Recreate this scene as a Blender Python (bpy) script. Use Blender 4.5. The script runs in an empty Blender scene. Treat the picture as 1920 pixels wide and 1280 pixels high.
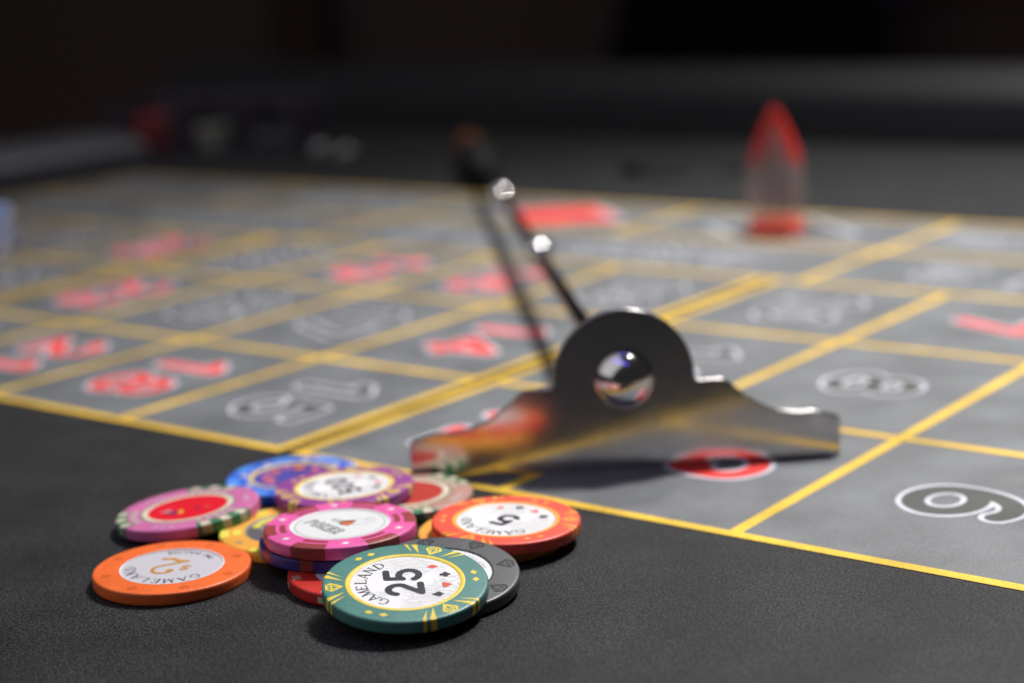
import bpy, bmesh, math, random
import numpy as np
from mathutils import Matrix, Vector
random.seed(4)
R_ = math.radians
sc = bpy.context.scene
col = sc.collection
# ------------------------------------------------------------------ camera
PITCH, ROLL, H = R_(12.64), R_(-2.83), 0.150
fw = Vector((0, math.cos(PITCH), -math.sin(PITCH)))
r0 = Vector((1, 0, 0)); u0 = Vector((0, math.sin(PITCH), math.cos(PITCH)))
rt = r0 * math.cos(ROLL) + u0 * math.sin(ROLL)
up = -r0 * math.sin(ROLL) + u0 * math.cos(ROLL)
cd = bpy.data.cameras.new('camera'); cam = bpy.data.objects.new('camera', cd); col.objects.link(cam)
m = Matrix.Identity(4)
for i, v in enumerate((rt, up, -fw)):
    for k in range(3): m[k][i] = v[k]
m[2][3] = H
cam.matrix_world = m
cd.sensor_width = 36; cd.lens = 3276 / 1920 * 36
cd.clip_start = 0.01; cd.clip_end = 50
cd.dof.use_dof = True; cd.dof.focus_distance = 0.411; cd.dof.aperture_fstop = 6.8
sc.camera = cam
# ------------------------------------------------------------------ light
sc.view_settings.view_transform = 'Standard'; sc.view_settings.look = 'None'
sc.view_settings.exposure = 0; sc.view_settings.gamma = 1
w = bpy.data.worlds.new('World'); sc.world = w; w.use_nodes = True
w.node_tree.nodes['Background'].inputs[0].default_value = (1, .97, 1, 1)
w.node_tree.nodes['Background'].inputs[1].default_value = 0.022
def spot(name, loc, aim, power, colr, rad, ang, blend=1.0):
    l = bpy.data.lights.new(name, 'SPOT'); o = bpy.data.objects.new(name, l); col.objects.link(o)
    l.energy = power; l.color = colr; l.shadow_soft_size = rad; l.spot_size = R_(ang); l.spot_blend = blend
    o.location = loc; o.rotation_euler = (Vector(aim) - Vector(loc)).to_track_quat('-Z', 'Y').to_euler()
    return o
spot('key_lamp', (.50, 1.02, 1.25), (.32, .68, 0), 128, (1, .985, .96), .11, 64)
spot('back_lamp', (.42, 1.60, 1.30), (.10, .60, 0), 16, (1, .92, .82), .02, 80)
al = bpy.data.lights.new('ceiling_fill', 'AREA'); ao = bpy.data.objects.new('ceiling_fill', al); col.objects.link(ao)  # added soft fill, stands in for the many ceiling lights
al.shape = 'SQUARE'; al.size = .9; al.energy = 4.8; al.color = (.97, .98, 1.0); ao.location = (.30, 1.45, 1.55); ao.rotation_euler = (Vector((.12, .6, 0)) - ao.location).to_track_quat('-Z', 'Y').to_euler()
sc.cycles.use_denoising = True
sc.cycles.max_bounces = 8
sc.cycles.sample_clamp_indirect = 6

fl_ = bpy.data.lights.new('front_fill', 'AREA'); fo = bpy.data.objects.new('front_fill', fl_); col.objects.link(fo)  # added fill light, no fixture of the room; lifts the shadow before the blade
fl_.shape = 'SQUARE'; fl_.size = 2.8; fl_.energy = 13.0; fl_.color = (.98, .98, 1.0); fo.location = (-1.25, .20, 1.45); fo.rotation_euler = (Vector((0, .5, 0)) - fo.location).to_track_quat('-Z', 'Y').to_euler()
# ------------------------------------------------------------------ helpers
def tag(o, label=None, cat=None, group=None, kind=None):
    if label: o['label'] = label
    if cat: o['category'] = cat
    if group: o['group'] = group
    if kind: o['kind'] = kind
    return o
def empty(name, mat, label, cat, group=None):
    o = bpy.data.objects.new(name, None); col.objects.link(o)
    o.empty_display_size = .01
    o.matrix_world = mat
    return tag(o, label, cat, group)
def mk(name, vs, fs, mat, parent=None, smooth=False, sharp=None):
    me = bpy.data.meshes.new(name); me.from_pydata([tuple(v) for v in vs], [], fs); me.update()
    if smooth:
        me.polygons.foreach_set('use_smooth', [True] * len(me.polygons))
        if sharp is not None: me.set_sharp_from_angle(angle=R_(sharp))
    me.materials.append(mat)
    o = bpy.data.objects.new(name, me); col.objects.link(o)
    if parent: o.parent = parent
    return o
def join(parts):
    V, F = [], []
    for v, f in parts:
        n = len(V); V += list(v); F += [tuple(i + n for i in q) for q in f]
    return V, F
def lathe(prof, n=96, a0=0, a1=360):
    full = abs(a1 - a0 - 360) < 1e-6
    k = n if full else n + 1
    V, F = [], []
    for i in range(k):
        a = R_(a0 + (a1 - a0) * i / n); c, s = math.cos(a), math.sin(a)
        for r, z in prof: V.append((r * c, r * s, z))
    p = len(prof)
    for i in range(n):
        j = (i + 1) % k
        for q in range(p - 1):
            F.append((i * p + q, j * p + q, j * p + q + 1, i * p + q + 1))
    return V, [tuple(reversed(f)) for f in F]
def disc(r, z, n=96):
    return [(r * math.cos(2 * math.pi * i / n), r * math.sin(2 * math.pi * i / n), z) for i in range(n)], [tuple(range(n))]
def box(x0, x1, y0, y1, z0, z1):
    V = [(x, y, z) for z in (z0, z1) for y in (y0, y1) for x in (x0, x1)]
    return V, [(0, 2, 3, 1), (4, 5, 7, 6), (0, 1, 5, 4), (2, 6, 7, 3), (0, 4, 6, 2), (1, 3, 7, 5)]
def tube(p0, p1, prof, n=24):
    """profile [(t along, radius)] swept along straight axis"""
    p0, p1 = Vector(p0), Vector(p1); d = (p1 - p0).normalized()
    a = d.cross(Vector((0, 0, 1))).normalized(); b = a.cross(d)
    V, F = [], []
    for t, r in prof:
        c = p0.lerp(p1, t)
        for i in range(n):
            an = 2 * math.pi * i / n
            V.append(c + a * (r * math.cos(an)) + b * (r * math.sin(an)))
    for q in range(len(prof) - 1):
        for i in range(n):
            j = (i + 1) % n
            F.append((q * n + i, q * n + j, (q + 1) * n + j, (q + 1) * n + i))
    F.append(tuple(range(n))[::-1]); k = (len(prof) - 1) * n; F.append(tuple(range(k, k + n)))
    return V, F
# --- distance-field shapes -> flat printed meshes (clean outlines, no overlaps)
def d_stroke(pts, hw):
    P = [np.array(p, float) for p in pts]
    def f(X, Y):
        d = np.full(X.shape, 1e9)
        for i in range(len(P) - 1):
            a, b = P[i], P[i + 1]; ab = b - a; L = ab @ ab + 1e-12
            t = np.clip(((X - a[0]) * ab[0] + (Y - a[1]) * ab[1]) / L, 0, 1)
            d = np.minimum(d, np.hypot(X - a[0] - t * ab[0], Y - a[1] - t * ab[1]))
        return d - hw
    return f
def d_box(pts, hw):
    """stroke with square ends: each segment an oriented box"""
    P = [np.array(p, float) for p in pts]
    def f(X, Y):
        d = np.full(X.shape, 1e9)
        for i in range(len(P) - 1):
            a, b = P[i], P[i + 1]; L = np.linalg.norm(b - a) + 1e-9; u = (b - a) / L
            s = (X - a[0]) * u[0] + (Y - a[1]) * u[1]; t = np.abs(-(X - a[0]) * u[1] + (Y - a[1]) * u[0]) - hw
            s = np.abs(s - L / 2) - L / 2 - (hw if len(P) > 2 else 0)
            d = np.minimum(d, np.maximum(s, t))
        return d
    return f
def d_poly(pts):
    P = [np.array(p, float) for p in pts]
    def f(X, Y):
        d = np.full(X.shape, 1e9); ins = np.zeros(X.shape, bool); n = len(P)
        for i in range(n):
            a, b = P[i], P[(i + 1) % n]; ab = b - a; L = ab @ ab + 1e-12
            t = np.clip(((X - a[0]) * ab[0] + (Y - a[1]) * ab[1]) / L, 0, 1)
            d = np.minimum(d, np.hypot(X - a[0] - t * ab[0], Y - a[1] - t * ab[1]))
            c = ((a[1] > Y) != (b[1] > Y)) & (X < (b[0] - a[0]) * (Y - a[1]) / (b[1] - a[1] + 1e-12) + a[0])
            ins ^= c
        return np.where(ins, -d, d)
    return f
def d_circ(x, y, r): return lambda X, Y: np.hypot(X - x, Y - y) - r
def d_union(fs): return lambda X, Y: np.minimum.reduce([f(X, Y) for f in fs])
def d_off(f, o): return lambda X, Y: f(X, Y) - o
def arc(cx, cy, rx, ry, a0, a1, n=18):
    return [(cx + rx * math.cos(R_(a0 + (a1 - a0) * i / n)), cy + ry * math.sin(R_(a0 + (a1 - a0) * i / n))) for i in range(n + 1)]
def sdf_mesh(f, x0, x1, y0, y1, h):
    xs = np.arange(x0, x1 + h, h); ys = np.arange(y0, y1 + h, h)
    X, Y = np.meshgrid(xs, ys); Z = f(X, Y)
    V, F = [], []; cache = {}
    def vid(p):
        k = (round(p[0] * 1e4), round(p[1] * 1e4))
        if k not in cache: cache[k] = len(V); V.append(p)
        return cache[k]
    ins = Z < 0
    for j in range(len(ys) - 1):
        full = ins[j, :-1] & ins[j, 1:] & ins[j + 1, :-1] & ins[j + 1, 1:]
        anyi = ins[j, :-1] | ins[j, 1:] | ins[j + 1, :-1] | ins[j + 1, 1:]
        i = 0; n = len(xs) - 1
        while i < n:
            if full[i]:
                k = i
                while k < n and full[k]: k += 1
                F.append((vid((xs[i], ys[j])), vid((xs[k], ys[j])), vid((xs[k], ys[j + 1])), vid((xs[i], ys[j + 1]))))
                i = k; continue
            if anyi[i]:
                c = [(i, j), (i + 1, j), (i + 1, j + 1), (i, j + 1)]; poly = []
                for q in range(4):
                    a, b = c[q], c[(q + 1) % 4]; za, zb = Z[a[1], a[0]], Z[b[1], b[0]]
                    if za < 0: poly.append((xs[a[0]], ys[a[1]]))
                    if (za < 0) != (zb < 0):
                        t = za / (za - zb); poly.append((xs[a[0]] + t * (xs[b[0]] - xs[a[0]]), ys[a[1]] + t * (ys[b[1]] - ys[a[1]])))
                if len(poly) >= 3:
                    ids = []
                    for p in poly:
                        v = vid(p)
                        if v not in ids: ids.append(v)
                    if len(ids) >= 3: F.append(tuple(ids))
            i += 1
    return V, F
# --- glyphs: box height 30, width about 22
def flip(pts): return [(22 - x, 30 - y) for x, y in pts]
DG = {
 '0': [arc(11, 15, 7.6, 12.4, 0, 360, 28)],
 '1': [[(12.5, 2.6), (12.5, 27.4), (6.5, 22)]],
 '2': [arc(11, 19.8, 7.2, 7.6, 165, -28) + [(4, 2.6), (18.8, 2.6)]],
 '3': [arc(10.5, 21.2, 6.6, 6.2, 155, -85), arc(10.5, 9.2, 7.6, 6.6, 85, -155)],
 '4': [[(14.5, 2.6), (14.5, 27.4), (3.2, 9.6), (19.5, 9.6)]],
 '5': [[(17.5, 27.4), (6, 27.4), (5, 15.5)] + arc(10.5, 10.3, 7.8, 7.7, 138, -152)],
 '6': [arc(11, 10.2, 7.9, 7.6, 0, 360, 26), arc(12.6, 12.6, 9.5, 14.8, 182, 62)],
 '7': [[(3.5, 27.4), (18.8, 27.4), (9, 2.6)]],
 '8': [arc(11, 21.2, 6.2, 6.2, 0, 360, 22), arc(11, 9, 7.8, 6.4, 0, 360, 24)],
}
DG['9'] = [flip(p) for p in DG['6']]
def digits(txt, hw=2.6, pitch=24.5, sx=1.0, ends='round'):
    fs = []; n = len(txt); X0 = -pitch * (n - 1) / 2
    for i, ch in enumerate(txt):
        for st in DG[ch]:
            p = [((x - 11) * sx + X0 + i * pitch, y - 15) for x, y in st]
            fs.append(d_stroke(p, hw))
            if ends == 'square': fs += [d_box(p[:2], hw), d_box(p[-2:], hw)]
    return d_union(fs), abs(X0) + 14 * sx
# caps: height 10
T1, T2 = .42, .85
def S(*p): return list(p)
def ser(x, y, w=1.5): return ([(x - w, y), (x + w, y)], .28)
LT = {
 'G': [(arc(4.6, 5, 4, 4.7, 50, 330), T1), ([(1, 3.2), (1, 6.8)], T2), ([(8, 1.6), (8, 4.4)], T2 * .8), ser(7.6, 4.5)],
 'A': [([(.8, .3), (4.3, 9.8)], T1), ([(4.3, 9.8), (8, .3)], T2), ([(2.2, 3.6), (6.6, 3.6)], T1), ser(.9, .3), ser(8, .3)],
 'M': [([(1.3, .3), (1.5, 9.6)], T1), ([(1.5, 9.6), (5, .8)], T2), ([(5, .8), (8.7, 9.6)], T1), ([(8.7, 9.6), (8.9, .3)], T2), ser(1.3, .3), ser(8.9, .3), ser(1.2, 9.7, 1), ser(9, 9.7, 1)],
 'E': [([(2, .3), (2, 9.7)], T2), ([(2, 9.6), (7.4, 9.6)], T1), ([(2, .4), (7.6, .4)], T1), ([(2, 5.1), (6, 5.1)], T1), ([(7.5, .4), (7.7, 2)], T1), ([(7.3, 9.6), (7.4, 8)], T1)],
 'L': [([(2, .3), (2, 9.7)], T2), ([(2, .4), (7.4, .4)], T1), ([(7.3, .4), (7.6, 2.2)], T1), ser(2, 9.7)],
 'N': [([(1.5, .3), (1.5, 9.7)], T1), ([(1.5, 9.7), (8, .6)], T2), ([(8, .6), (8, 9.7)], T1), ser(1.5, .3), ser(8, 9.7), ser(1.2, 9.7, 1)],
 'D': [([(2, .3), (2, 9.7)], T2), ([(2, 9.6)] + arc(3.6, 5, 4.8, 4.6, 88, -88) + [(2, .4)], T1), ([(8.4, 3.4), (8.4, 6.6)], T2), ser(1.6, 9.7, 1), ser(1.6, .3, 1)],
 'T': [([(4.5, .3), (4.5, 9.6)], T2), ([(.8, 9.6), (8.2, 9.6)], T1), ser(4.5, .3)],
 'W': [([(.6, 9.6), (2.8, .5)], T2), ([(2.8, .5), (4.8, 9)], T1), ([(4.8, 9), (6.8, .5)], T2), ([(6.8, .5), (9, 9.6)], T1)],
 'O': [(arc(4.6, 5, 3.9, 4.7, 0, 360, 24), T1), ([(.9, 3.4), (.9, 6.6)], T2), ([(8.3, 3.4), (8.3, 6.6)], T2)],
 'R': [([(2, .3), (2, 9.7)], T2), ([(2, 9.6)] + arc(4, 7.2, 3, 2.4, 88, -88) + [(2, 4.8)], T1), ([(4.6, 4.8), (8, .3)], T2)],
 'S': [(arc(4.5, 7.3, 2.9, 2.3, 40, 250) + arc(4.5, 2.7, 3, 2.4, 90, -150), T2)],
 'P': [([(2, .3), (2, 9.7)], T2), ([(2, 9.6)] + arc(4, 7.1, 3.2, 2.5, 88, -88) + [(2, 4.6)], T2)],
 'K': [([(2, .3), (2, 9.7)], T2), ([(7.6, 9.7), (2.2, 4.6)], T1), ([(3.6, 5.6), (8, .3)], T2)],
 'V': [([(.8, 9.7), (4.5, .5)], T2), ([(4.5, .5), (8.2, 9.7)], T2)],
 '$': [(arc(4.5, 7, 2.7, 2, 30, 250) + arc(4.5, 3, 2.8, 2.1, 90, -150), .8), ([(4.5, -.6), (4.5, 10.6)], .35)],
 ' ': [],
}
for d_ in '0123456789': LT[d_] = [([(x * .37 + .4, y / 3) for x, y in st], .8) for st in DG[d_]]
def letter_f(ch, k=1.0): return d_union([d_stroke(p, wd * k) for p, wd in LT[ch]])
def arc_text(txt, r, mid, step, size, top=True, bold=1.0):
    """glyphs along a circle, centred at angle mid (deg); returns 2D verts/faces in metres"""
    parts = []; n = len(txt); s = size / 10
    for i, ch in enumerate(txt):
        if ch == ' ': continue
        off = (i - (n - 1) / 2) * step
        a = R_(mid - off if top else mid + off)
        V, F = sdf_mesh(letter_f(ch, bold), -1.2, 11, -1.5, 11.5, .42)
        rot = a - math.pi / 2 if top else a + math.pi / 2
        c, sn = math.cos(rot), math.sin(rot); ox, oy = r * math.cos(a), r * math.sin(a)
        out = []
        for x, y in V:
            x = (x - 4.6) * s; y = (y - 5) * s
            out.append((ox + c * x - sn * y, oy + sn * x + c * y))
        parts.append((out, F))
    return join(parts)
def place2(V, ang, ox, oy, s):
    c, sn = math.cos(R_(ang)), math.sin(R_(ang))
    return [(ox + s * (c * x - sn * y), oy + s * (sn * x + c * y)) for x, y in V]
def suit_f(k):
    if k == 'diamond': return d_poly([(0, 1.15), (.8, 0), (0, -1.15), (-.8, 0)])
    if k == 'heart': return d_union([d_circ(-.45, .4, .5), d_circ(.45, .4, .5), d_poly([(-.9, .2), (0, -1.05), (.9, .2), (0, .5)])])
    if k == 'spade': return d_union([d_circ(-.45, -.25, .48), d_circ(.45, -.25, .48), d_poly([(-.88, -.05), (0, 1.1), (.88, -.05), (0, -.4)]), d_poly([(0, .1), (.4, -1.1), (-.4, -1.1)])])
    return d_union([d_circ(0, .55, .46), d_circ(-.5, -.15, .46), d_circ(.5, -.15, .46), d_poly([(0, .4), (.38, -1.05), (-.38, -1.05)])])
SUITS = {k: sdf_mesh(suit_f(k), -1.3, 1.3, -1.3, 1.3, .13) for k in ('diamond', 'heart', 'spade', 'club')}
gem_pts = [([(-1, .35), (-.55, 1), (.55, 1), (1, .35), (0, -1), (-1, .35)], .13), ([(-1, .35), (1, .35)], .08), ([(-.45, .35), (0, -.9), (.45, .35)], .09), ([(-.45, .35), (0, 1), (.45, .35)], .07)]
GEM = sdf_mesh(d_union([d_stroke(p, h) for p, h in gem_pts]), -1.3, 1.3, -1.3, 1.3, .1)
STAR = sdf_mesh(d_union([d_poly([(.14 * math.cos(R_(a + 90)), .14 * math.sin(R_(a + 90))), (math.cos(R_(a)), math.sin(R_(a))), (-.14 * math.cos(R_(a + 90)), -.14 * math.sin(R_(a + 90)))]) for a in range(0, 360, 45)] + [d_circ(0, 0, .3)]), -1.1, 1.1, -1.1, 1.1, .09)

# ------------------------------------------------------------------ materials
def nodes(name):
    mt = bpy.data.materials.new(name); mt.use_nodes = True; nt = mt.node_tree
    return mt, nt, nt.nodes['Principled BSDF']
def coords(nt): return nt.nodes.new('ShaderNodeTexCoord').outputs['Object']
def plain(name, c, rough=.45, metal=0, spec=.5, var=.085, scale=900, bump=.09, coat=0):
    mt, nt, b = nodes(name)
    co = coords(nt)
    n = nt.nodes.new('ShaderNodeTexNoise'); n.inputs['Scale'].default_value = scale; n.inputs['Detail'].default_value = 5
    nt.links.new(co, n.inputs['Vector'])
    r = nt.nodes.new('ShaderNodeMapRange'); r.inputs['To Min'].default_value = 1 - var * 2; r.inputs['To Max'].default_value = 1 + var * 2
    nt.links.new(n.outputs['Fac'], r.inputs['Value'])
    mx = nt.nodes.new('ShaderNodeVectorMath'); mx.operation = 'SCALE'; mx.inputs[0].default_value = c
    sm = nt.nodes.new('ShaderNodeTexNoise'); sm.inputs['Scale'].default_value = scale * .22; sm.inputs['Detail'].default_value = 8; sm.inputs['Roughness'].default_value = .7; nt.links.new(co, sm.inputs['Vector'])
    sr = nt.nodes.new('ShaderNodeMapRange'); sr.inputs['From Min'].default_value = .35; sr.inputs['From Max'].default_value = .6; sr.inputs['To Min'].default_value = 1 - var * 1.8; sr.inputs['To Max'].default_value = 1.0; nt.links.new(sm.outputs['Fac'], sr.inputs['Value'])
    mm_ = nt.nodes.new('ShaderNodeMath'); mm_.operation = 'MULTIPLY'; nt.links.new(r.outputs[0], mm_.inputs[0]); nt.links.new(sr.outputs[0], mm_.inputs[1])
    nt.links.new(mm_.outputs[0], mx.inputs['Scale']); nt.links.new(mx.outputs[0], b.inputs['Base Color'])
    n2 = nt.nodes.new('ShaderNodeTexNoise'); n2.inputs['Scale'].default_value = scale * .16; n2.inputs['Detail'].default_value = 6
    nt.links.new(co, n2.inputs['Vector'])
    r2 = nt.nodes.new('ShaderNodeMapRange'); r2.inputs['To Min'].default_value = rough - .09; r2.inputs['To Max'].default_value = rough + .09
    nt.links.new(n2.outputs['Fac'], r2.inputs['Value']); nt.links.new(r2.outputs[0], b.inputs['Roughness'])
    b.inputs['Metallic'].default_value = metal; b.inputs['Specular IOR Level'].default_value = spec
    b.inputs['Coat Weight'].default_value = coat
    if bump:
        bp = nt.nodes.new('ShaderNodeBump'); bp.inputs['Strength'].default_value = bump; bp.inputs['Distance'].default_value = .0004
        nt.links.new(n.outputs['Fac'], bp.inputs['Height']); nt.links.new(bp.outputs[0], b.inputs['Normal'])
    return mt
def felt(name, c, var=.35, spec=.5, rough=.55, sheen=.0):
    mt, nt, b = nodes(name); co = coords(nt)
    n = nt.nodes.new('ShaderNodeTexNoise'); n.inputs['Scale'].default_value = 1750; n.inputs['Detail'].default_value = 3; n.inputs['Roughness'].default_value = .7
    big = nt.nodes.new('ShaderNodeTexNoise'); big.inputs['Scale'].default_value = 38; big.inputs['Detail'].default_value = 5
    mp = nt.nodes.new('ShaderNodeMapping'); mp.inputs['Rotation'].default_value = (0, 0, R_(-38)); mp.inputs['Scale'].default_value = (1900, 1100, 1500)
    nt.links.new(co, mp.inputs['Vector'])
    vo = nt.nodes.new('ShaderNodeTexVoronoi'); vo.inputs['Scale'].default_value = 1.0; vo.inputs['Randomness'].default_value = .55
    nt.links.new(mp.outputs[0], vo.inputs['Vector'])
    for q in (n, big): nt.links.new(co, q.inputs['Vector'])
    a = nt.nodes.new('ShaderNodeMapRange'); a.inputs['From Min'].default_value = .39; a.inputs['From Max'].default_value = .61; a.inputs['To Min'].default_value = 1 - var; a.inputs['To Max'].default_value = 1 + var
    nt.links.new(n.outputs['Fac'], a.inputs['Value'])
    bb = nt.nodes.new('ShaderNodeMapRange'); bb.inputs['From Min'].default_value = .32; bb.inputs['From Max'].default_value = .68; bb.inputs['To Min'].default_value = .76; bb.inputs['To Max'].default_value = 1.24
    nt.links.new(big.outputs['Fac'], bb.inputs['Value'])
    vv = nt.nodes.new('ShaderNodeMapRange'); vv.inputs['From Max'].default_value = .8; vv.inputs['To Min'].default_value = 1 + var * .6; vv.inputs['To Max'].default_value = 1 - var * .9
    nt.links.new(vo.outputs['Distance'], vv.inputs['Value'])
    m1 = nt.nodes.new('ShaderNodeMath'); m1.operation = 'MULTIPLY'; nt.links.new(a.outputs[0], m1.inputs[0]); nt.links.new(bb.outputs[0], m1.inputs[1])
    m2 = nt.nodes.new('ShaderNodeMath'); m2.operation = 'MULTIPLY'; nt.links.new(m1.outputs[0], m2.inputs[0]); nt.links.new(vv.outputs[0], m2.inputs[1])
    # rare pale lint flecks
    l = nt.nodes.new('ShaderNodeTexNoise'); l.inputs['Scale'].default_value = 420; l.inputs['Detail'].default_value = 2; nt.links.new(co, l.inputs['Vector'])
    lr = nt.nodes.new('ShaderNodeMapRange'); lr.inputs['From Min'].default_value = .76; lr.inputs['From Max'].default_value = .82; lr.inputs['To Max'].default_value = .25
    nt.links.new(l.outputs['Fac'], lr.inputs['Value'])
    sv = nt.nodes.new('ShaderNodeVectorMath'); sv.operation = 'SCALE'; sv.inputs[0].default_value = c; nt.links.new(m2.outputs[0], sv.inputs['Scale'])
    mixn = nt.nodes.new('ShaderNodeMix'); mixn.data_type = 'RGBA'; mixn.inputs[7].default_value = (.6, .6, .6, 1)
    nt.links.new(lr.outputs[0], mixn.inputs[0]); nt.links.new(sv.outputs[0], mixn.inputs[6])
    nt.links.new(mixn.outputs[2], b.inputs['Base Color'])
    b.inputs['Roughness'].default_value = rough; b.inputs['Specular IOR Level'].default_value = spec
    b.inputs['Sheen Weight'].default_value = sheen; b.inputs['Sheen Roughness'].default_value = .4
    bp = nt.nodes.new('ShaderNodeBump'); bp.inputs['Strength'].default_value = .22; bp.inputs['Distance'].default_value = .0002
    ad = nt.nodes.new('ShaderNodeMath'); ad.operation = 'SUBTRACT'; nt.links.new(n.outputs['Fac'], ad.inputs[0]); nt.links.new(vo.outputs['Distance'], ad.inputs[1])
    nt.links.new(ad.outputs[0], bp.inputs['Height']); nt.links.new(bp.outputs[0], b.inputs['Normal'])
    return mt
M = {}
M['felt'] = felt('black_felt', (.033, .033, .0345), .95, .20, .60)
M['cell'] = felt('grey_print', (.150, .158, .167), .24, .6, .5)
M['yellow'] = felt('yellow_print', (.84, .52, .035), .16, .4, .55)
M['white'] = felt('white_print', (.64, .64, .70), .14, .4, .55)
M['black'] = felt('black_print', (.070, .070, .066), .15, .4, .55)
M['red'] = felt('red_print', (.82, .035, .025), .12, .4, .55)
def inlay_mat(name, c, pat=.12, scale=330, rough=.35):
    mt, nt, b = nodes(name); co = coords(nt)
    wv = nt.nodes.new('ShaderNodeTexWave'); wv.wave_type = 'RINGS'; wv.inputs['Scale'].default_value = scale; wv.inputs['Distortion'].default_value = 9; wv.inputs['Detail'].default_value = 3; wv.inputs['Detail Scale'].default_value = 1.4
    nt.links.new(co, wv.inputs['Vector'])
    n = nt.nodes.new('ShaderNodeTexNoise'); n.inputs['Scale'].default_value = 130; nt.links.new(co, n.inputs['Vector'])
    r = nt.nodes.new('ShaderNodeMapRange'); r.inputs['From Min'].default_value = .42; r.inputs['From Max'].default_value = .6; nt.links.new(n.outputs['Fac'], r.inputs['Value'])
    mu = nt.nodes.new('ShaderNodeMath'); mu.operation = 'MULTIPLY'; nt.links.new(wv.outputs['Fac'], mu.inputs[0]); nt.links.new(r.outputs[0], mu.inputs[1])
    r2 = nt.nodes.new('ShaderNodeMapRange'); r2.inputs['To Min'].default_value = 1; r2.inputs['To Max'].default_value = 1 - pat * 2; nt.links.new(mu.outputs[0], r2.inputs['Value'])
    sv = nt.nodes.new('ShaderNodeVectorMath'); sv.operation = 'SCALE'; sv.inputs[0].default_value = c
    nt.links.new(r2.outputs[0], sv.inputs['Scale']); nt.links.new(sv.outputs[0], b.inputs['Base Color'])
    b.inputs['Roughness'].default_value = rough
    return mt
P = {k: plain(k + '_clay', c, .42) for k, c in dict(
    orange=(.93, .165, .03), green=(.075, .235, .205), redc=(.90, .095, .055), pink=(.84, .12, .40), purple=(.30, .055, .29),
    blue=(.035, .14, .68), sky=(.10, .33, .92), mauve=(.66, .17, .40), rose=(.50, .27, .22), grey=(.092, .092, .10), gold=(.90, .66, .06),
    amber=(.90, .42, .06), leaf=(.03, .20, .08), pale=(.42, .62, .42), cream=(.75, .66, .52), maroon=(.33, .05, .05), ink=(.02, .02, .035),
    navy=(.03, .03, .12), crimson=(.78, .015, .03), indigo=(.13, .12, .50), wine=(.62, .03, .02), silver=(.60, .57, .62), chalk=(.80, .80, .78),
    violet=(.045, .04, .26), olive=(.28, .30, .22), lemon=(.85, .75, .10), brass=(.62, .27, .03), coral=(.80, .09, .07), rust=(.70, .16, .04), darkorange=(.70, .12, .02), mark=(.006, .006, .007), halo=(.86, .86, .90)).items()}
IN = {'white': inlay_mat('white_inlay', (.86, .85, .86), .16), 'silver': inlay_mat('silver_inlay', (.60, .58, .62), .02, 500, .4),
      'plain': inlay_mat('plain_inlay', (.80, .81, .80), .01), 'crimson': inlay_mat('crimson_inlay', (.80, .012, .03), .05),
      'navy': inlay_mat('navy_inlay', (.09, .08, .40), .4, 120), 'dark': inlay_mat('dark_inlay', (.12, .12, .13), .4, 120), 'brick': inlay_mat('brick_inlay', (.50, .05, .035), .04)}
# ------------------------------------------------------------------ table
ANG = R_(-38.02); U = .15
ex = Vector((math.cos(ANG), math.sin(ANG), 0)); ey = Vector((-math.sin(ANG), math.cos(ANG), 0)); OR = U * Vector((.362, 2.862, 0))
def L(x, y, z=0): return OR + ex * (x * U) + ey * (y * U) + Vector((0, 0, z))
YR, XL, XR, YN = 5.22, -7.35, 7.0, -4.5       # rail inner faces in layout units
cloth = mk('table_cloth', [L(XL, YN), L(XR, YN), L(XR, YR), L(XL, YR), L(XL, YN, -.02), L(XR, YN, -.02), L(XR, YR, -.02), L(XL, YR, -.02)],
           [(0, 1, 2, 3), (7, 6, 5, 4), (0, 4, 5, 1), (1, 5, 6, 2), (2, 6, 7, 3), (3, 7, 4, 0)], M['felt'])
tag(cloth, 'black felt cloth of the roulette table with its printed grey layout', None, None, 'structure')
def rect(x0, x1, y0, y1, z): return [L(x0, y0, z), L(x1, y0, z), L(x1, y1, z), L(x0, y1, z)], [(0, 1, 2, 3)]
Z1, Z2, Z3, Z4 = 6e-5, 12e-5, 18e-5, 24e-5
rows = [0, .668, 1.388, 2.046]; L5, L6 = 2.595, 3.192
blk1 = [1.08, .542, 0, -.507, -1.039]; blk2 = [-1.097, -1.608, -2.10, -2.608, -3.115]; blk3 = [-3.172, -3.685, -4.198, -4.71, -5.22]
doz = [1.08, -.972, -3.04, -5.22]; outer = [1.08, .03, -.972, -2.005, -3.04, -4.07, -5.22]
for b in (blk1, blk2, blk3): mk('printed_field', *rect(b[-1], b[0], rows[0], rows[3], Z1), M['cell'], cloth)
mk('printed_field', *rect(doz[-1], doz[0], rows[3], L6, Z1), M['cell'], cloth)
HW = .0125
def line(xa, ya, xb, yb, z):
    d = Vector((xb - xa, yb - ya)).normalized() * HW; n = Vector((-d.y, d.x))
    p = [(xa - d.x + n.x, ya - d.y + n.y), (xa - d.x - n.x, ya - d.y - n.y), (xb + d.x - n.x, yb + d.y - n.y), (xb + d.x + n.x, yb + d.y + n.y)]
    mk('printed_line', [L(x, y, z) for x, y in p], [(0, 1, 2, 3)], M['yellow'], cloth)
for b in (blk1, blk2, blk3):
    for x in b: line(x, 0, x, rows[3], Z2)
    for y in rows[:3]: line(b[-1], y, b[0], y, Z3)
line(doz[-1], rows[3], doz[0], rows[3], Z3); line(doz[-1], L5, doz[0], L5, Z3); line(doz[-1], L6, doz[0], L6, Z3)
for x in doz: line(x, rows[3], x, L6, Z2)
for x in (outer[1], outer[3], outer[5]): line(x, L5, x, L6, Z4)
REDS = {1, 3, 5, 7, 9, 12, 14, 16, 18, 19, 21, 23, 25, 27, 30, 32, 34, 36}
cells = []
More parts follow.
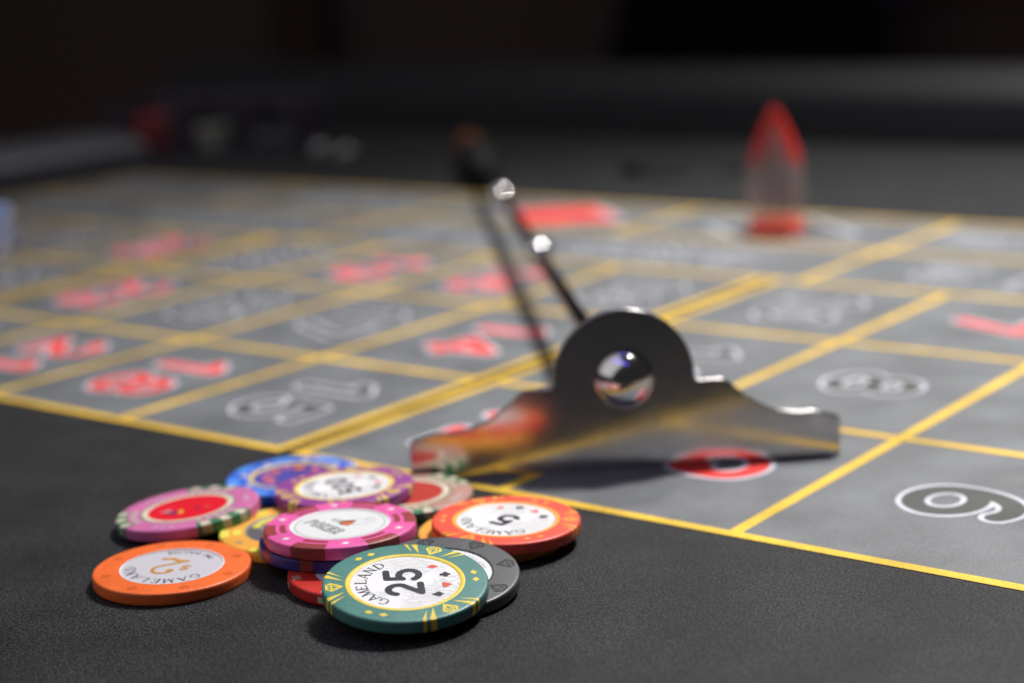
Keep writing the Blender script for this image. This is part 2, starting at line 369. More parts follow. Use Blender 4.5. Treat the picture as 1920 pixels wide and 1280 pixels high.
for b, n0 in ((blk1, 1), (blk2, 13), (blk3, 25)):
    for c in range(4):
        for r in range(3): cells.append(((b[c] + b[c + 1]) / 2, (rows[2 - r] + rows[3 - r]) / 2, n0 + 3 * c + r))
def print_glyph(name, f, w, h, cx, cy, rot, mat, z, step=.8, off=0, s=1e-3):
    V, F = sdf_mesh(d_off(f, off), -w - 3, w + 3, -h - 3, h + 3, step)
    c, sn = math.cos(R_(rot)), math.sin(R_(rot))
    pts = [L(cx, cy, z) + ex * (s * (c * x - sn * y)) + ey * (s * (sn * x + c * y)) for x, y in V]
    return mk(name, pts, F, mat, cloth)
for cx, cy, n in cells:
    f, hw = digits(str(n), 2.75, 27, 1.12, 'square')
    print_glyph('number_outline', f, hw, 15, cx + (.004 if n < 7 else .012), cy + .01, -90, M['white'], Z2, .7, 1.4, 1.11e-3)
    print_glyph('printed_number', f, hw, 15, cx + (.004 if n < 7 else .012), cy + .01, -90, M['red'] if n in REDS else M['black'], Z3, .7, 0, 1.11e-3)
def words(txt, sx=1.0):
    fs = []; n = len(txt)
    for i, ch in enumerate(txt):
        for p, wd in LT[ch]: fs.append(d_stroke([((x - 4.6) + (i - (n - 1) / 2) * 11, y - 5) for x, y in p], .95))
    return d_union(fs), n * 5.5 + 3
for txt, cx in (('1ST 12', .03), ('2ND 12', -2.0), ('3RD 12', -4.1)):
    f, hw = words(txt)
    print_glyph('printed_lettering', f, hw, 5, cx, (rows[3] + L5) / 2, 180, M['white'], Z2, .3, .22, 3.6e-3)
    print_glyph('printed_lettering', f, hw, 5, cx, (rows[3] + L5) / 2, 180, M['cell'], Z3, .3, -.15, 3.6e-3)
for txt, cx in (('EVEN', -.45), ('ODD', -3.55), ('19 36', -4.6), ('1 18', .55)):
    f, hw = words(txt)
    print_glyph('printed_lettering', f, hw, 5, cx, (L6 + L5) / 2, 180, M['white'], Z2, .3, .22, 2.9e-3)
    print_glyph('printed_lettering', f, hw, 5, cx, (L6 + L5) / 2, 180, M['cell'], Z3, .3, -.15, 2.9e-3)
for cx, mt in ((-2.43, M['red']), (-1.475, M['black'])):
    for q, mm, z in ((1.0, M['white'], Z2), (.9, mt, Z3)):
        mk('printed_diamond', [L(cx - .31 * q, 2.85, z), L(cx, 2.85 - .25 * q, z), L(cx + .31 * q, 2.85, z), L(cx, 2.85 + .25 * q, z)], [(0, 1, 2, 3)], mm, cloth)
# padded rails round the table
M['rail'] = plain('black_leather', (.012, .012, .014), .55, 0, .25, .1, 260, .25)
M['railwood'] = plain('dark_wood', (.02, .012, .01), .3)
RP = [(0, -.03), (0, .030), (.006, .036), (.016, .040), (.028, .046), (.050, .0525), (.075, .0545), (.100, .052), (.125, .044), (.140, .030), (.144, .010), (.144, -.06), (0, -.06)]
def rail(name, a, b, out, label):
    V, F = [], []
    n = 40
    for i in range(n + 1):
        p = a.lerp(b, i / n)
        for o, z in RP: V.append(p + out * (o * .62) + Vector((0, 0, z)))
    k = len(RP)
    for i in range(n):
        for q in range(k): F.append((i * k + q, (i + 1) * k + q, (i + 1) * k + (q + 1) % k, i * k + (q + 1) % k))
    F.append(tuple(range(k))); F.append(tuple(range(n * k, n * k + k))[::-1])
    o = mk(name, V, F, M['rail'], None, True, 40)
    return tag(o, label, 'table rail')
rail('table_rail', L(XL, YR + .001), L(XR, YR + .001), ey, 'long black padded rail along the far side of the table')
M['ledge'] = plain('grey_vinyl', (.10, .10, .11), .4, 0, .6, .08, 260, .2)
RP = [(0, -.03), (0, .008), (.004, .014), (.012, .0175), (.03, .021), (.08, .023), (.13, .021), (.155, .016), (.162, .006), (.162, -.06), (0, -.06)]
le = rail('table_rail', L(-5.66, 3.62), L(-5.66, YN), -ex, 'low padded grey ledge at the left end of the table, before the chip tray')
le.data.materials[0] = M['ledge']

# ------------------------------------------------------------------ chips
T = .0033
def camf(x, y, z): return Vector((x, y, z))
class Chip:
    def __init__(s, x, y, ztop, sl, R, mat, label, rin=.0128, inlay='white', ring=None, dip=.00022, group='poker chips heaped on the black cloth'):
        n = Vector((-sl[0], -sl[1], 1)).normalized()
        a = Vector((0, 1, 0)).cross(n).normalized(); b = n.cross(a)
        o = Vector((x, y, ztop)) - n * T
        mm = Matrix.Identity(4)
        for i, v in enumerate((a, b, n, o)):
            for k in range(3): mm[k][i] = v[k]
        s.root = empty('poker_chip', mm, label, 'poker chip', group); s.R = R; s.rin = rin
        e = .00012
        s.prof = [(R - .0009, T), (R - .00042, T - .00004), (R - .00016, T - .00020), (R - .00002, T - .00052), (R, T - .0009), (R, .0009), (R - .00002, .00052), (R - .00016, .0002), (R - .00042, .00004), (R - .0009, 0)]
        pr = [(0.00001, T - dip), (rin, T - dip), (rin + .0002, T)] + s.prof + [(.00001, 0)]
        mk('body', *lathe(pr, 112), mat, s.root, True, 35)
        s.zi = T - dip + 2.5e-5
        if inlay: mk('inlay', *disc(rin - .00003, s.zi, 96), IN[inlay], s.root)
        if ring:
            w0, w1, rm = ring
            mk('inlay_ring', *lathe([(w0, T - dip + 6e-5), (w0 + .00022, T - .00002), (w0 + .0004, T + .00006), (w1 - .0003, T + .00006), (w1, T + .00001)], 112), P[rm] if isinstance(rm, str) else rm, s.root, True, 60)
    def top(s, name, V, F, mat, z=None):
        z = T + 2.5e-5 if z is None else z
        return mk(name, [(x, y, z) for x, y in V], F, mat, s.root)
    def inl(s, name, V, F, mat, k=1): return s.top(name, V, F, mat, s.zi + 2.5e-5 * k)
    def edge(s, a0, a1, mat, name='edge_spot', rtop=None, zlim=None):
        o = 2.2e-5; pf = [(r + o * (1 if 1 < i < 8 else .3), z + (o if i < 3 else (-o if i > 6 else 0))) for i, (r, z) in enumerate(s.prof)]
        if zlim: pf = [q for q in pf if zlim[0] <= q[1] <= zlim[1]]
        elif rtop: pf = [(rtop, T + o)] + pf
        return mk(name, *lathe(pf, max(3, int(abs(a1 - a0) / 2)), a0, a1), mat, s.root, True, 35)
    def sector(s, a0, a1, r0, r1, mat, name='rim_mark', z=None):
        n = max(3, int(abs(a1 - a0) / 2)); V = []
        for i in range(n + 1):
            a = R_(a0 + (a1 - a0) * i / n); V += [(r0 * math.cos(a), r0 * math.sin(a)), (r1 * math.cos(a), r1 * math.sin(a))]
        return s.top(name, V, [(2 * i, 2 * i + 1, 2 * i + 3, 2 * i + 2) for i in range(n)], mat, z)
    def stamp(s, name, G, ang, r, size, rot, mat, lvl=None):
        V = place2(G[0], rot, r * math.cos(R_(ang)), r * math.sin(R_(ang)), size)
        return s.top(name, V, G[1], mat) if lvl is None else s.inl(name, V, G[1], mat, lvl)
    def number(s, txt, rot, size, mat, ox=0, oy=0, hw=2.6, pitch=23, sx=1.0, name='printed_number'):
        f, w_ = digits(txt, hw, pitch, sx, 'square')
        V, F = sdf_mesh(f, -w_ - 3, w_ + 3, -18, 18, .8)
        return s.inl(name, place2(V, rot, ox, oy, size / 30), F, mat, 2)
    def letters(s, txt, r, mid, step, size, mat, top=True, bold=1.0):
        V, F = arc_text(txt, r, mid, step, size, top, bold)
        return s.inl('printed_lettering', V, F, mat, 2)
def casino(x, y, z, sl, R, mat, deco, num, rot, label, numsize=.0092, pitch=23):
    c = Chip(x, y, z, sl, R, mat, label, .0131, 'white', (.0128, .01395, deco))
    dm = P[deco] if isinstance(deco, str) else deco
    k = R / .0195
    c.number(num, rot, numsize, P['ink'], .0004 * math.cos(R_(rot + 90)), .0004 * math.sin(R_(rot + 90)), 2.7, pitch)
    c.letters('GAMELAND', .0104 * k, rot + 90, 16.3, .0027, P['ink'], True, .9)
    for i, (kk, mt) in enumerate((('diamond', 'coral'), ('club', 'ink'), ('heart', 'coral'), ('spade', 'ink'))):
        a = rot - 90 + (45 - 30 * i) * 1.0
        c.stamp('suit_mark', SUITS[kk], a, .0098 * k, .00125, rot, P[mt], 2)
    rm = .0165 * k
    for g in (rot + 90 + 2, rot + 210 + 2, rot + 330 + 2):
        c.stamp('rim_mark', GEM, g, rm + .0001, .00185, g - 90, dm)
        for s_ in (-1, 1):
            for q, (a0, wd, tip, rt_) in enumerate(((15, 4.2, 9.5, .0144), (22, 2.4, 16.5, .0150))):
                r1 = R - .00055
                A = [(r1, g + s_ * a0), (r1, g + s_ * (a0 + wd)), (rt_ * k, g + s_ * (tip + 1.2)), ]
                V = [(r * math.cos(R_(t)), r * math.sin(R_(t))) for r, t in A]
                c.top('rim_mark', V, [(0, 1, 2) if s_ > 0 else (2, 1, 0)], dm)
                lo, hi = sorted((g + s_ * a0, g + s_ * (a0 + wd)))
                c.edge(lo, hi, dm)
    dp = sdf_mesh(d_poly([(0, .85), (1.15, 0), (0, -.85), (-1.15, 0)]), -1.3, 1.3, -1.3, 1.3, .2)
    for g in (rot + 32, rot + 152, rot + 272):
        for q in (-6.3, 6.3): c.stamp('rim_mark', dp, g + q, rm, .00098, g + q - 90, dm)
    return c
# front left, plain orange
c = Chip(-.0880, .4166, .0033, (-.012, -.002), .0197, P['orange'], 'plain orange poker chip with a gold $2 on its silver inlay, front left', .0128, 'silver', (.01262, .01298, 'halo'))
rot = 158
V, F = sdf_mesh(d_union([d_stroke(arc(11, 20.5, 6.2, 6.6, 175, -30) + [(4.5, 4)], 1.15), d_stroke([(4.5, 4), (10, 5.2), (15, 2.6), (20, 5)], 1.5), d_stroke(arc(6, 21, 1.3, 1.3, 0, 360, 10), 1.0)]), 0, 24, 0, 30, .6)
c.inl('printed_number', place2([(x - 11, y - 15) for x, y in V], rot, .0012 * math.cos(R_(rot)), .0012 * math.sin(R_(rot)), .00043), F, P['brass'], 2)
V, F = sdf_mesh(letter_f('$', 1.1), 0, 10, -2, 12, .4)
c.inl('printed_number', place2([(x - 5, y - 5) for x, y in V], rot, .0040 * math.cos(R_(rot + 188)) - .0006, .0040 * math.sin(R_(rot + 188)), .00034), F, P['brass'], 2)
c.letters('GAMELAND', .0103, rot + 90, 18.5, .0027, P['ink'], True, .8)
c.letters('TWO DOLLARS', .0106, rot - 90, 7.0, .0014, P['ink'], False, 1.1)
for g in range(8): c.stamp('rim_mark', GEM, 20 + 45 * g, .0163, .0012, 20 + 45 * g - 90, P['darkorange'])
# chips lying under the heap
c = Chip(-.0605, .4424, .0033, (0, 0), .0195, P['amber'], 'orange poker chip with yellow bars and dark inlay, half under the pink chip', .0125, 'dark', (.0122, .0128, 'olive'))
for g in (10, 70, 130, 188, 250, 310):
    c.sector(g - 8, g + 8, .0138, .0158, P['lemon']); c.sector(g - 10, g + 10, .0168, .0190, P['lemon']); c.edge(g - 10, g + 10, P['lemon'])
    c.stamp('rim_mark', STAR, g + 30, .0162, .0016, 0, P['olive'])
c.inl('inlay_motif', *join([(place2(SUITS['spade'][0], 0, -.006, .002, .0035), SUITS['spade'][1])]), P['olive'], 2)
c.sector(60, 170, .0095, .0115, P['lemon'], 'inlay_motif', c.zi + 5e-5)
c = Chip(-.0385, .4085, .0033, (0, 0), .0195, P['wine'], 'bright red poker chip with white edge spots, under the green 25 chip', .0128, 'plain')
for g in range(0, 360, 45):
    c.edge(g + 12, g + 17, P['cream'], zlim=(.0008, .0025)); c.sector(g + 12.5, g + 14, .0165, .0186, P['cream']); c.sector(g + 16, g + 17.5, .0165, .0186, P['cream']); c.sector(g + 19.5, g + 21, .0165, .0186, P['cream'])
c = Chip(-.0075, .4335, .0033, (0, 0), .0195, P['amber'], 'plain yellow orange poker chip lying directly under the red 5 chip', .0128, 'plain')
c = Chip(-.0474, .4250, .0066, (0, 0), .0195, P['violet'], 'dark blue poker chip with rose edge spots, pressed under the pink chip', .0128, 'navy')
for g in range(0, 360, 40): c.edge(g + 8, g + 18, P['maroon']); c.sector(g + 8, g + 18, .015, .0188, P['mauve'])
# mauve and rose pair
def striped(x, y, z, sl, R, base, stripe, mark, inlay, ringm, label, groups):
    c = Chip(x, y, z, sl, R, base, label, .0110, inlay, (.0109, .0126, ringm), .0001)
    c.sector(0, 360, .0126, .0130, P['leaf'], 'inlay_line', T + 4e-5)
    for g in groups:
        c.edge(g - 25, g + 25, P[stripe], rtop=.0164)
        for q in (-17.5, 0, 17.5):
            c.edge(g + q - 4, g + q + 4, P[mark], 'edge_stripe', rtop=.0168).location.z = 1.2e-5
            for e in c.root.children[-1:]: e.scale = (1.0016, 1.0016, 1)
        for q in (-20, -10, 0, 10, 20): c.stamp('rim_mark', SUITS['diamond'], g + q, .0148, .0011, g + q - 90, P['pale'])
    for g in groups:
        for q in (52, 60, 68): c.stamp('rim_mark', STAR, g + q, .0162, .0013, 0, P['silver'])
    return c
c = striped(-.0911, .4588, .0051, (.075, -.014), .0196, P['mauve'], 'leaf', 'cream', 'crimson', 'cream', 'mauve poker chip with green striped edge and bright red inlay', (75, 196, 312))
c.inl('inlay_motif', place2(SUITS['club'][0], -60, -.0035, -.0035, .0016), SUITS['club'][1], P['navy'], 2)
c.inl('inlay_motif', *(lambda q: ([(x, y) for x, y in q[0]], q[1]))((place2(sdf_mesh(d_stroke(arc(0, 0, 1, 1, -60, 80), .3), -1.5, 1.5, -1.5, 1.5, .15)[0], 0, -.0022, -.0035, .0013), sdf_mesh(d_stroke(arc(0, 0, 1, 1, -60, 80), .3), -1.5, 1.5, -1.5, 1.5, .15)[1])), P['gold'], 2)
c.inl('inlay_motif', place2(SUITS['spade'][0], -60, .003, -.001, .0009), SUITS['spade'][1], P['navy'], 2)
c.inl('inlay_motif', place2(LT and sdf_mesh(d_union([letter_f('P'), d_off(letter_f('P'), 0)]), -1, 10, -1, 11, .5)[0], -60, -.0075, -.0015, .00028), sdf_mesh(d_union([letter_f('P'), d_off(letter_f('P'), 0)]), -1, 10, -1, 11, .5)[1], P['silver'], 2)
c.inl('inlay_motif', place2(SUITS['diamond'][0], -60, .0055, -.0012, .0009), SUITS['diamond'][1], P['rust'], 2)
c = striped(-.0322, .4680, .0034, (0, 0), .0192, P['rose'], 'leaf', 'cream', 'brick', 'cream', 'rose tan poker chip with pale green marks and dull red inlay, before the rake', (40, 165, 276))
# blue
c = Chip(-.0657, .4908, .0033, (0, 0), .0196, P['blue'], 'bright blue poker chip with double yellow ring, rearmost of the heap', .0120, 'navy', (.0119, .0129, 'gold'))
for g in range(0, 360, 45):
    c.edge(g + 5, g + 27, P['sky'], rtop=.0160); c.stamp('rim_mark', sdf_mesh(d_circ(0, 0, 1), -1.2, 1.2, -1.2, 1.2, .2), g + 38, .0150, .0011, 0, P['cream'])
c.sector(0, 360, .0134, .0137, P['cream'], 'inlay_line')
for g in range(20, 380, 60):
    c.stamp('inlay_motif', SUITS['heart'], g, .0075, .0022, g, P['rust'], 2); c.stamp('inlay_motif', SUITS['diamond'], g + 28, .0085, .0018, g, P['mauve'], 2)
# purple 500
casino(-.0487, .4672, .0067, (.012, -.016), .0193, P['purple'], 'gold', '500', 116, 'purple poker chip marked 500, lying across the blue chip', .0066, 25)
# pink
c = Chip(-.0459, .4231, .0101, (-.003, -.014), .0194, P['pink'], 'pink poker chip with dark red bars and white stars, topmost in the heap', .0124, 'plain', (.0123, .0128, 'halo'))
for g in range(10, 370, 60):
    c.sector(g - 13, g + 13, .0138, .0153, P['maroon']); c.edge(g - 14, g + 14, P['maroon'], rtop=.0163)
    c.stamp('rim_mark', STAR, g + 30, .0162, .0017, g, P['halo'])
    V, F = [], []
    c.edge(g + 26, g + 34, P['mauve'], zlim=(.0008, .0025))
c.sector(0, 360, .0113, .0115, P['olive'], 'inlay_line', c.zi + 2.5e-5)
rot = -50
f, w_ = words('POKER'); cc, ss = math.cos(R_(rot)), math.sin(R_(rot))
for off, mt, lv in ((.75, 'ink', 2), (-.28, 'halo', 3)):
    V, F = sdf_mesh(d_off(f, off), -w_, w_, -8, 8, .35)
    c.inl('printed_lettering', place2([(x, y * 1.25) for x, y in V], rot, -.0038, -.0014, .00026), F, P[mt], lv)
f, w_ = words('STAR')
V, F = sdf_mesh(d_off(f, .2), -w_, w_, -7, 7, .35)
c.inl('printed_lettering', place2(V, rot, -.0002, .0022, .00015), F, P['olive'], 2)
c.stamp('inlay_motif', SUITS['heart'], 18, .0022, .0019, 120, P['rust'], 3)
c.stamp('inlay_motif', SUITS['spade'], 35, .0024, .0022, -55, P['ink'], 2)
V, F = sdf_mesh(d_union([d_stroke(arc(0, 0, 2.6, 2.2, 20, 330), .12), d_stroke(arc(2.6, .5, 1.7, 1.5, -120, 120), .1), d_stroke([(2, 2.2), (3.6, 2.6), (4.4, 1.2)], .1)]), -4, 5.5, -4, 4, .12)
c.inl('inlay_motif', place2(V, 15, .0050, .0012, .00095), F, P['silver'], 2)
# red 5
casino(-.0038, .4306, .0067, (-.028, .010), .0193, P['redc'], 'amber', '5', 143, 'red poker chip marked 5 with yellow ring, rightmost of the heap', .0085)
# grey with gems
c = Chip(-.0199, .3962, .0057, (-.040, .122), .0192, P['grey'], 'dark grey poker chip with black gem outlines, tilted under the green 25 chip', .0126, 'plain', (.0125, .0128, 'mark'))
for g in range(8): c.stamp('rim_mark', GEM, 14 + 45 * g, .0160, .00200, 14 + 45 * g - 90, P['mark'])
c.letters('GAMELAND', .0108, 40, 7.5, .0012, P['silver'], True, 1)
# green 25
casino(-.0275, .3842, .00815, (-.043, .128), .0194, P['green'], 'gold', '25', 97, 'green poker chip marked 25 with yellow ring, foremost and tilted on the grey chip', .0092)

# ------------------------------------------------------------------ rake
dd = Vector((math.cos(R_(3.0)), math.sin(R_(3.0)), 0)); A = Vector((.032, .491, 0)) - dd * .0636; nn = Vector((dd.y, -dd.x, 0))   # nn points towards the viewer
M['chrome'] = plain('smoked_chrome', (.66, .63, .62), .155, 1, .5, .05, 500, .012)
M['edge'] = plain('brushed_edge', (.50, .48, .48), .26, 1, .5, .04, 600, .02)
M['bright'] = plain('bright_chrome', (.82, .80, .80), .13, 1, .5, .02, 400, 0)
rk = empty('croupier_rake', Matrix.Translation(A + dd * .0636) @ Matrix.Rotation(R_(-2.0), 4, dd), 'shiny metal croupier rake standing on its blade with a long black handle behind', 'rake')
half = [(0, 0), (0, 11.4), (.9, 12.2), (5.5, 13.6), (8.0, 14.2), (11, 14.1), (14, 14.25), (18, 15.0), (22.5, 16.6), (26.5, 19.0), (30, 21.8), (32.4, 24.2), (34, 25.2), (35.2, 25.4), (41, 25.4), (42.0, 25.6), (42.4, 26.4)]
cx_, cy_, rr = 63.2, 26.8, 20.7
aa = [180 - i * 4.5 for i in range(0, 41)]
outl = half + [(cx_ + rr * math.cos(R_(a)), cy_ + rr * math.sin(R_(a))) for a in aa[1:-1]] + [(126.4 - x, y) for x, y in half[::-1]]
def shrink(pts, o):
    n = len(pts); out = []
    for i in range(n):
        p0, p1, p2 = Vector(pts[i - 1]), Vector(pts[i]), Vector(pts[(i + 1) % n])
        d1 = (p1 - p0).normalized(); d2 = (p2 - p1).normalized()
        t = (d1 + d2).normalized(); nrm = Vector((t.y, -t.x))
        out.append(p1 + nrm * o)
    return out
TH = 2.5
lay = [(shrink(outl, .45 * (1 - math.sin(R_(t)))), .45 * (1 - math.cos(R_(t)))) for t in (0, 22, 45, 67, 90)] + [(outl, TH - .6), (shrink(outl, .15), TH - .2), (shrink(outl, .6), TH)]
V, F = [], []; n = len(outl)
for pts, dp in lay:
    for x, y in pts: V.append((dd * ((x - 63.2) * .001)) - nn * (dp * .001) + Vector((0, 0, max(y, .02) * .001)))
for q in range(len(lay) - 1):
    for i in range(n): F.append((q * n + i, q * n + (i + 1) % n, (q + 1) * n + (i + 1) % n, (q + 1) * n + i))
F.append(tuple(range(n))[::-1]); F.append(tuple(range((len(lay) - 1) * n, len(lay) * n)))
bm = bmesh.new(); vs = [bm.verts.new(v) for v in V]
for f_ in F: bm.faces.new([vs[i] for i in f_])
bmesh.ops.recalc_face_normals(bm, faces=bm.faces[:]); 
me = bpy.data.meshes.new('blade'); bm.to_mesh(me); bm.free()
me.polygons.foreach_set('use_smooth', [True] * len(me.polygons)); me.set_sharp_from_angle(angle=R_(38)); me.materials.append(M['chrome']); me.materials.append(M['edge'])
for pg in me.polygons:
    if len(pg.vertices) > 4: pg.use_smooth = False
    else: pg.material_index = 1
bl = bpy.data.objects.new('blade', me); col.objects.link(bl); bl.parent = rk
# domed nut in the middle of the blade
pr = [(.0086 * math.cos(R_(t)), .0072 * math.sin(R_(t))) for t in range(0, 90, 5)] + [(.00001, .0072)]
V, F = lathe(pr, 64)
# axis z -> nn
a_ = dd; b_ = Vector((0, 0, 1))
V = [a_ * v[0] + b_ * v[1] + nn * (v[2] + .0002) + Vector((0, 0, .0270)) for v in V]
o = mk('domed_nut', V, [tuple(reversed(f)) for f in F], M['bright'], rk, True)
# handle
h0 = A + dd * .0636 - nn * .003 + Vector((0, 0, .0245)); h1 = Vector((-.0235, 1.255, .0125))
HP = h0 - rk.location
RKI = (Matrix.Translation(A + dd * .0636) @ Matrix.Rotation(R_(-2.0), 4, dd)).inverted()
def rel(p): return tuple(RKI @ Vector(p))
M['shaft'] = plain('black_lacquer', (.010, .009, .010), .22, 0, .5, .05, 300, 0, .6)
M['grip'] = plain('black_rubber', (.008, .008, .008), .5)
M['wood'] = plain('brown_wood', (.17, .055, .018), .35)
mk('handle', *tube(rel(h0), rel(h1), [(0, .0031), (.80, .0031)], 24), M['shaft'], rk, True, 40)
for t in (.335, .61):
    mk('ferrule', *tube(rel(h0), rel(h1), [(t - .0065, .0032), (t - .006, .0040), (t - .0045, .0052), (t - .002, .0060), (t, .0062), (t + .002, .0060), (t + .0045, .0052), (t + .006, .0040), (t + .0065, .0032)], 28), M['bright'], rk, True, 60)
mk('collar', *tube(rel(h0), rel(h1), [(-.002, .0045), (.012, .0045), (.016, .0034), (.02, .0028)], 24), M['bright'], rk, True, 40)
mk('grip', *tube(rel(h0), rel(h1), [(.80, .004), (.815, .0085), (.86, .0105), (.96, .0095), (.985, .008)], 24), M['grip'], rk, True, 40)
mk('end_knob', *tube(rel(h0), rel(h1), [(.985, .007), (.992, .010), (1.005, .0115), (1.02, .010), (1.03, .005)], 24), M['wood'], rk, True, 50)

# ------------------------------------------------------------------ win marker
def clear(name, c, rough, alpha_lo, alpha_hi, ior=1.15):
    mt, nt, b = nodes(name)
    lw = nt.nodes.new('ShaderNodeLayerWeight'); lw.inputs['Blend'].default_value = .35
    r = nt.nodes.new('ShaderNodeMapRange'); r.inputs['To Min'].default_value = alpha_lo; r.inputs['To Max'].default_value = alpha_hi
    nt.links.new(lw.outputs['Facing'], r.inputs['Value']); nt.links.new(r.outputs[0], b.inputs['Alpha'])
    b.inputs['Base Color'].default_value = (*c, 1); b.inputs['Roughness'].default_value = rough
    return mt
M['acryl'] = clear('clear_acrylic', (.55, .42, .40), .12, .10, .62)
M['acryl2'] = clear('smoky_acrylic', (.30, .26, .27), .15, .28, .72)
M['redacr'] = clear('red_acrylic', (.95, .05, .035), .12, .06, 1.0)
M['redbase'] = plain('red_plastic', (.98, .14, .09), .35)
dx, dy = .1385, .888
dl = empty('win_marker', Matrix.Translation((dx, dy, 2.5e-4)), 'clear acrylic win marker with red pointed top and red base, standing on the black diamond', 'marker')
mk('base', *lathe([(.00001, 0), (.0132, 0), (.0141, .0006), (.0143, .0024), (.0140, .0066), (.0132, .0080), (.00001, .0080)][::-1], 64), M['redbase'], dl, True, 35)
mk('clear_body', *lathe([(.0131, .0081), (.0137, .013), (.0141, .022), (.0140, .030), (.0134, .0365)], 64), M['acryl'], dl, True)
mk('core', *lathe([(.0068, .0082), (.0080, .013), (.0083, .022), (.0075, .031), (.0050, .042), (.0018, .053), (.00001, .057)], 48), M['acryl2'], dl, True)
mk('red_tip', *lathe([(.0134, .0366), (.0128, .0400), (.0117, .0440), (.0100, .0485), (.0078, .0535), (.0052, .0588), (.0030, .0628), (.0014, .0652), (.00001, .0660)], 64), M['redacr'], dl, True)

# ------------------------------------------------------------------ things far back on the table
def small_chip(x, y, z, R, body, spot_, label, group, n=6, name='poker_chip', th=.0033):
    r = empty(name, Matrix.Translation((x, y, z)) @ Matrix.Rotation(random.random() * 6, 4, 'Z'), label, 'poker chip', group)
    pr = [(.00001, 0), (R - .0004, 0), (R, .0005), (R, th - .0005), (R - .0004, th), (.00001, th)]
    mk('body', *lathe(pr[::-1], 48), body, r, True, 35)
    for i in range(n):
        a = 360 / n * i
        mk('edge_spot', *lathe([(R - .004, th + 3e-5), (R - .0003, th + 3e-5), (R + 4e-5, th - .0004), (R + 4e-5, .0004)], 8, a, a + 26), spot_, r, True, 35)
    return r
def ORD(i, n): return 'topmost' if i == n - 1 else ('lowest' if i == 0 else ('second', 'third', 'fourth', 'fifth', 'sixth', 'seventh', 'eighth')[i - 1] + ' from the bottom')
for i in range(7):
    small_chip(-.2945 + random.uniform(-.0006, .0006), .9600 + random.uniform(-.0006, .0006), 2.6e-4 + i * .0034, .0200, P['sky'] if i > 4 else P['blue'], P['halo'],
               'blue and white poker chip, %s in the stack at the left edge' % ORD(i, 7), 'blue and white chips stacked at the left edge')
def unproj(u, v, z):
    d = fw + rt * ((u - 960) / 3276) - up * ((v - 640) / 3276); t = (z - H) / d.z
    return Vector((0, 0, H)) + d * t
# chip tray
q0 = unproj(214, 296, 0); q1 = unproj(548, 292, 0)
qd = (q1 - q0).normalized(); qn = Vector((-qd.y, qd.x, 0)); ln = (q1 - q0).length
mm = Matrix.Identity(4)
for i, v in enumerate((qd, qn, Vector((0, 0, 1)), q0)):
    for k in range(3): mm[k][i] = v[k]
M['tray'] = plain('dark_acrylic', (.075, .062, .08), .3)
M['trayw'] = clear('smoked_acrylic_wall', (.05, .045, .055), .2, .12, .35)
tr = empty('chip_tray', mm, 'low dark chip tray holding red and cream chips at the far left corner', 'tray')
mk('tray_floor', *box(0, ln, 0, .07, 0, .004), M['tray'], tr)
mk('tray_wall', *box(0, ln, -.003, -.0005, 0, .040), M['trayw'], tr)
mk('tray_wall', *box(0, ln, .0705, .073, 0, .046), M['tray'], tr)
for x in (-.003, ln * .33, ln * .66, ln + .0005): mk('divider', *box(x, x + .0025, .0002, .0698, .0045, .040), M['tray'], tr)
def tray_stack(fx, n, mb, ms, label, group):
    for i in range(n):
        p = mm @ Vector((fx, .030, .0045 + i * .0034)); small_chip(p.x, p.y, p.z, .0195, mb, ms, label % ORD(i, n), group, 4)
tray_stack(ln * .17, 8, P['maroon'], P['crimson'], 'dark red poker chip, %s of its stack in the chip tray', 'red chips stacked in the tray')
tray_stack(ln * .52, 5, P['olive'], P['cream'], 'cream poker chip, %s of its stack in the chip tray', 'cream chips stacked in the tray')
tray_stack(ln * .84, 3, P['grey'], P['olive'], 'dark grey poker chip, %s of its stack in the chip tray', 'dark chips stacked in the tray')
# two little shiny balls and a flat black coaster
def ball(u, v, r, label, mat, name='ball', cat='ball'):
    p = unproj(u, v, 0); V, F = lathe([(max(r * math.sin(R_(t)), 1e-5), r - r * math.cos(R_(t))) for t in range(0, 181, 12)], 32)
    o = mk(name, V, [tuple(reversed(f)) for f in F], mat, None, True); o.location = (p.x, p.y, 2e-5); return tag(o, label, cat)
M['pearl'] = plain('ivory', (.26, .25, .24), .12, 0, .5, .02, 300, 0, .5)
ball(602, 303, .0075, 'small white roulette ball right of the chip tray, the left of two', M['pearl'])
ball(650, 309, .0075, 'small white roulette ball right of the chip tray, the right of two', M['pearl'])
ball(1183, 330, .006, 'small pale ball on the far cloth beside the flat black disc', M['rail'])
p = unproj(1292, 318, 0)
o = mk('coaster', *lathe([(.00001, 0), (.036, 0), (.038, .0015), (.037, .003), (.00001, .003)][::-1], 48), M['grip'], None, True, 35); o.location = (p.x, p.y, 2e-5)
tag(o, 'flat round black disc lying on the far cloth left of the win marker', 'coaster')
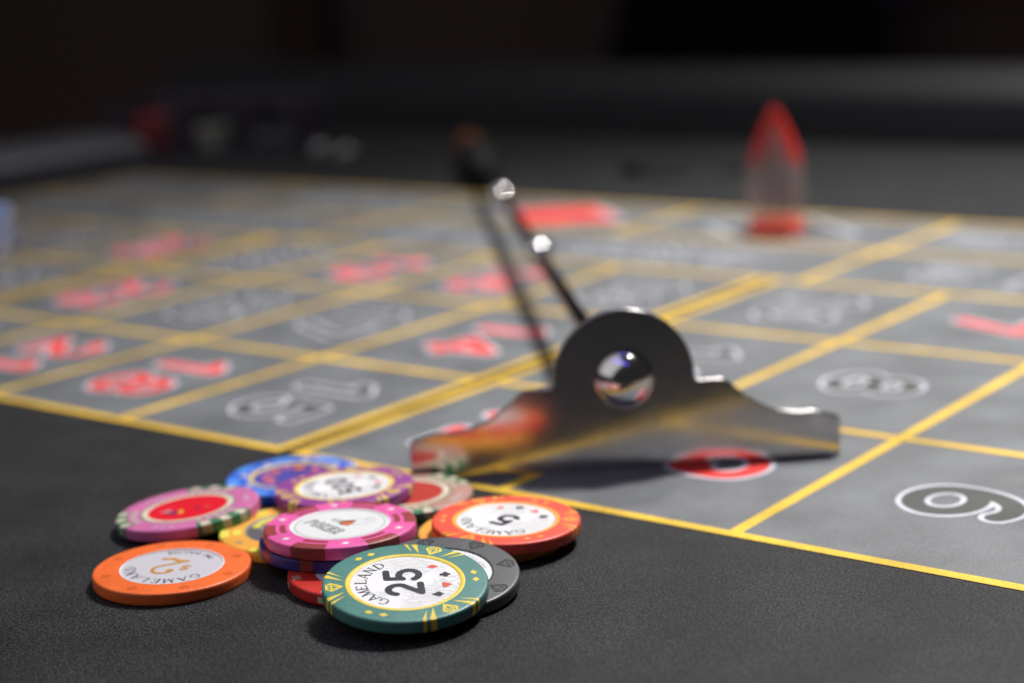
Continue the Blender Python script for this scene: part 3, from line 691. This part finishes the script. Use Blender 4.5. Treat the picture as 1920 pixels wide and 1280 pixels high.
# ------------------------------------------------------------------ dark room behind
def wood(name, c):
    mt, nt, b = nodes(name); co = coords(nt)
    wv = nt.nodes.new('ShaderNodeTexWave'); wv.inputs['Scale'].default_value = 9; wv.inputs['Distortion'].default_value = 6; wv.inputs['Detail'].default_value = 3; nt.links.new(co, wv.inputs['Vector'])
    r = nt.nodes.new('ShaderNodeMapRange'); r.inputs['To Min'].default_value = .8; r.inputs['To Max'].default_value = 1.2; nt.links.new(wv.outputs['Fac'], r.inputs['Value'])
    sv = nt.nodes.new('ShaderNodeVectorMath'); sv.operation = 'SCALE'; sv.inputs[0].default_value = c; nt.links.new(r.outputs[0], sv.inputs['Scale']); nt.links.new(sv.outputs[0], b.inputs['Base Color'])
    b.inputs['Roughness'].default_value = .6; return mt
YW = 4.6
wl = mk('wall', *box(-3.5, 3.5, YW, YW + .1, -.9, 2.2), wood('panelled_wall', (.15, .085, .07)), None); tag(wl, 'dark reddish brown wall at the back of the room', None, None, 'structure')
fl = mk('floor', *box(-3.5, 3.5, -1.5, YW - .002, -.92, -.9), wood('carpet', (.02, .013, .02)), None); tag(fl, 'dark carpeted floor of the room', None, None, 'structure')
px = mk('pillar', *box(-.56, -.43, YW - .14, YW - .002, -.898, 2.0), wood('dark_pillar', (.06, .018, .008))); tag(px, 'dark brown wooden pillar against the back wall', 'pillar')
# black curtain, slanting left edge
V, F = [], []; n = 70
for i in range(n + 1):
    t = i / n
    for j in range(9):
        z = -.85 + j * .3; x0 = .06 + .50 * (z + .85) * .55; x = x0 + (.92 - x0) * t
        V.append((x, YW - .35 + .03 * math.sin(t * 60 + j * .2), z)); 
k = 9
for i in range(n):
    for j in range(8): F.append((i * k + j, (i + 1) * k + j, (i + 1) * k + j + 1, i * k + j + 1))
nv = len(V); V += [(x, y + .006, z) for x, y, z in V]; F += [tuple(q + nv for q in reversed(f)) for f in F]
cu = mk('curtain', V, F, plain('black_velvet', (.006, .006, .007), .9), None, True); tag(cu, 'black curtain hanging in front of the back wall', 'curtain')
pn = mk('wall_panel', *box(.935, 1.055, YW - .05, YW - .003, -.04, 1.8), wood('mauve_panel', (.20, .16, .30))); tag(pn, 'dim purple panel on the back wall at the upper right', 'panel')
pn = mk('wall_panel', *box(1.06, 1.55, YW - .04, YW - .003, -.02, 1.8), wood('brown_panel', (.18, .10, .03))); tag(pn, 'dim brown panel on the back wall at the upper right corner', 'panel')
# ceiling tube that the domed nut mirrors
em, nt, b = nodes('blue_tube'); b.inputs['Base Color'].default_value = (.1, .1, .5, 1); b.inputs['Emission Color'].default_value = (.12, .10, 1, 1); b.inputs['Emission Strength'].default_value = 3.2
tb = mk('tube_light', *tube((-.75, .50, 1.4), (.45, -.40, 1.4), [(0, .045), (1, .045)], 20), em, None, True, 40); tag(tb, 'blue ceiling tube light above the table, seen mirrored in the domed nut', 'light')
print('objects', len(bpy.data.objects))
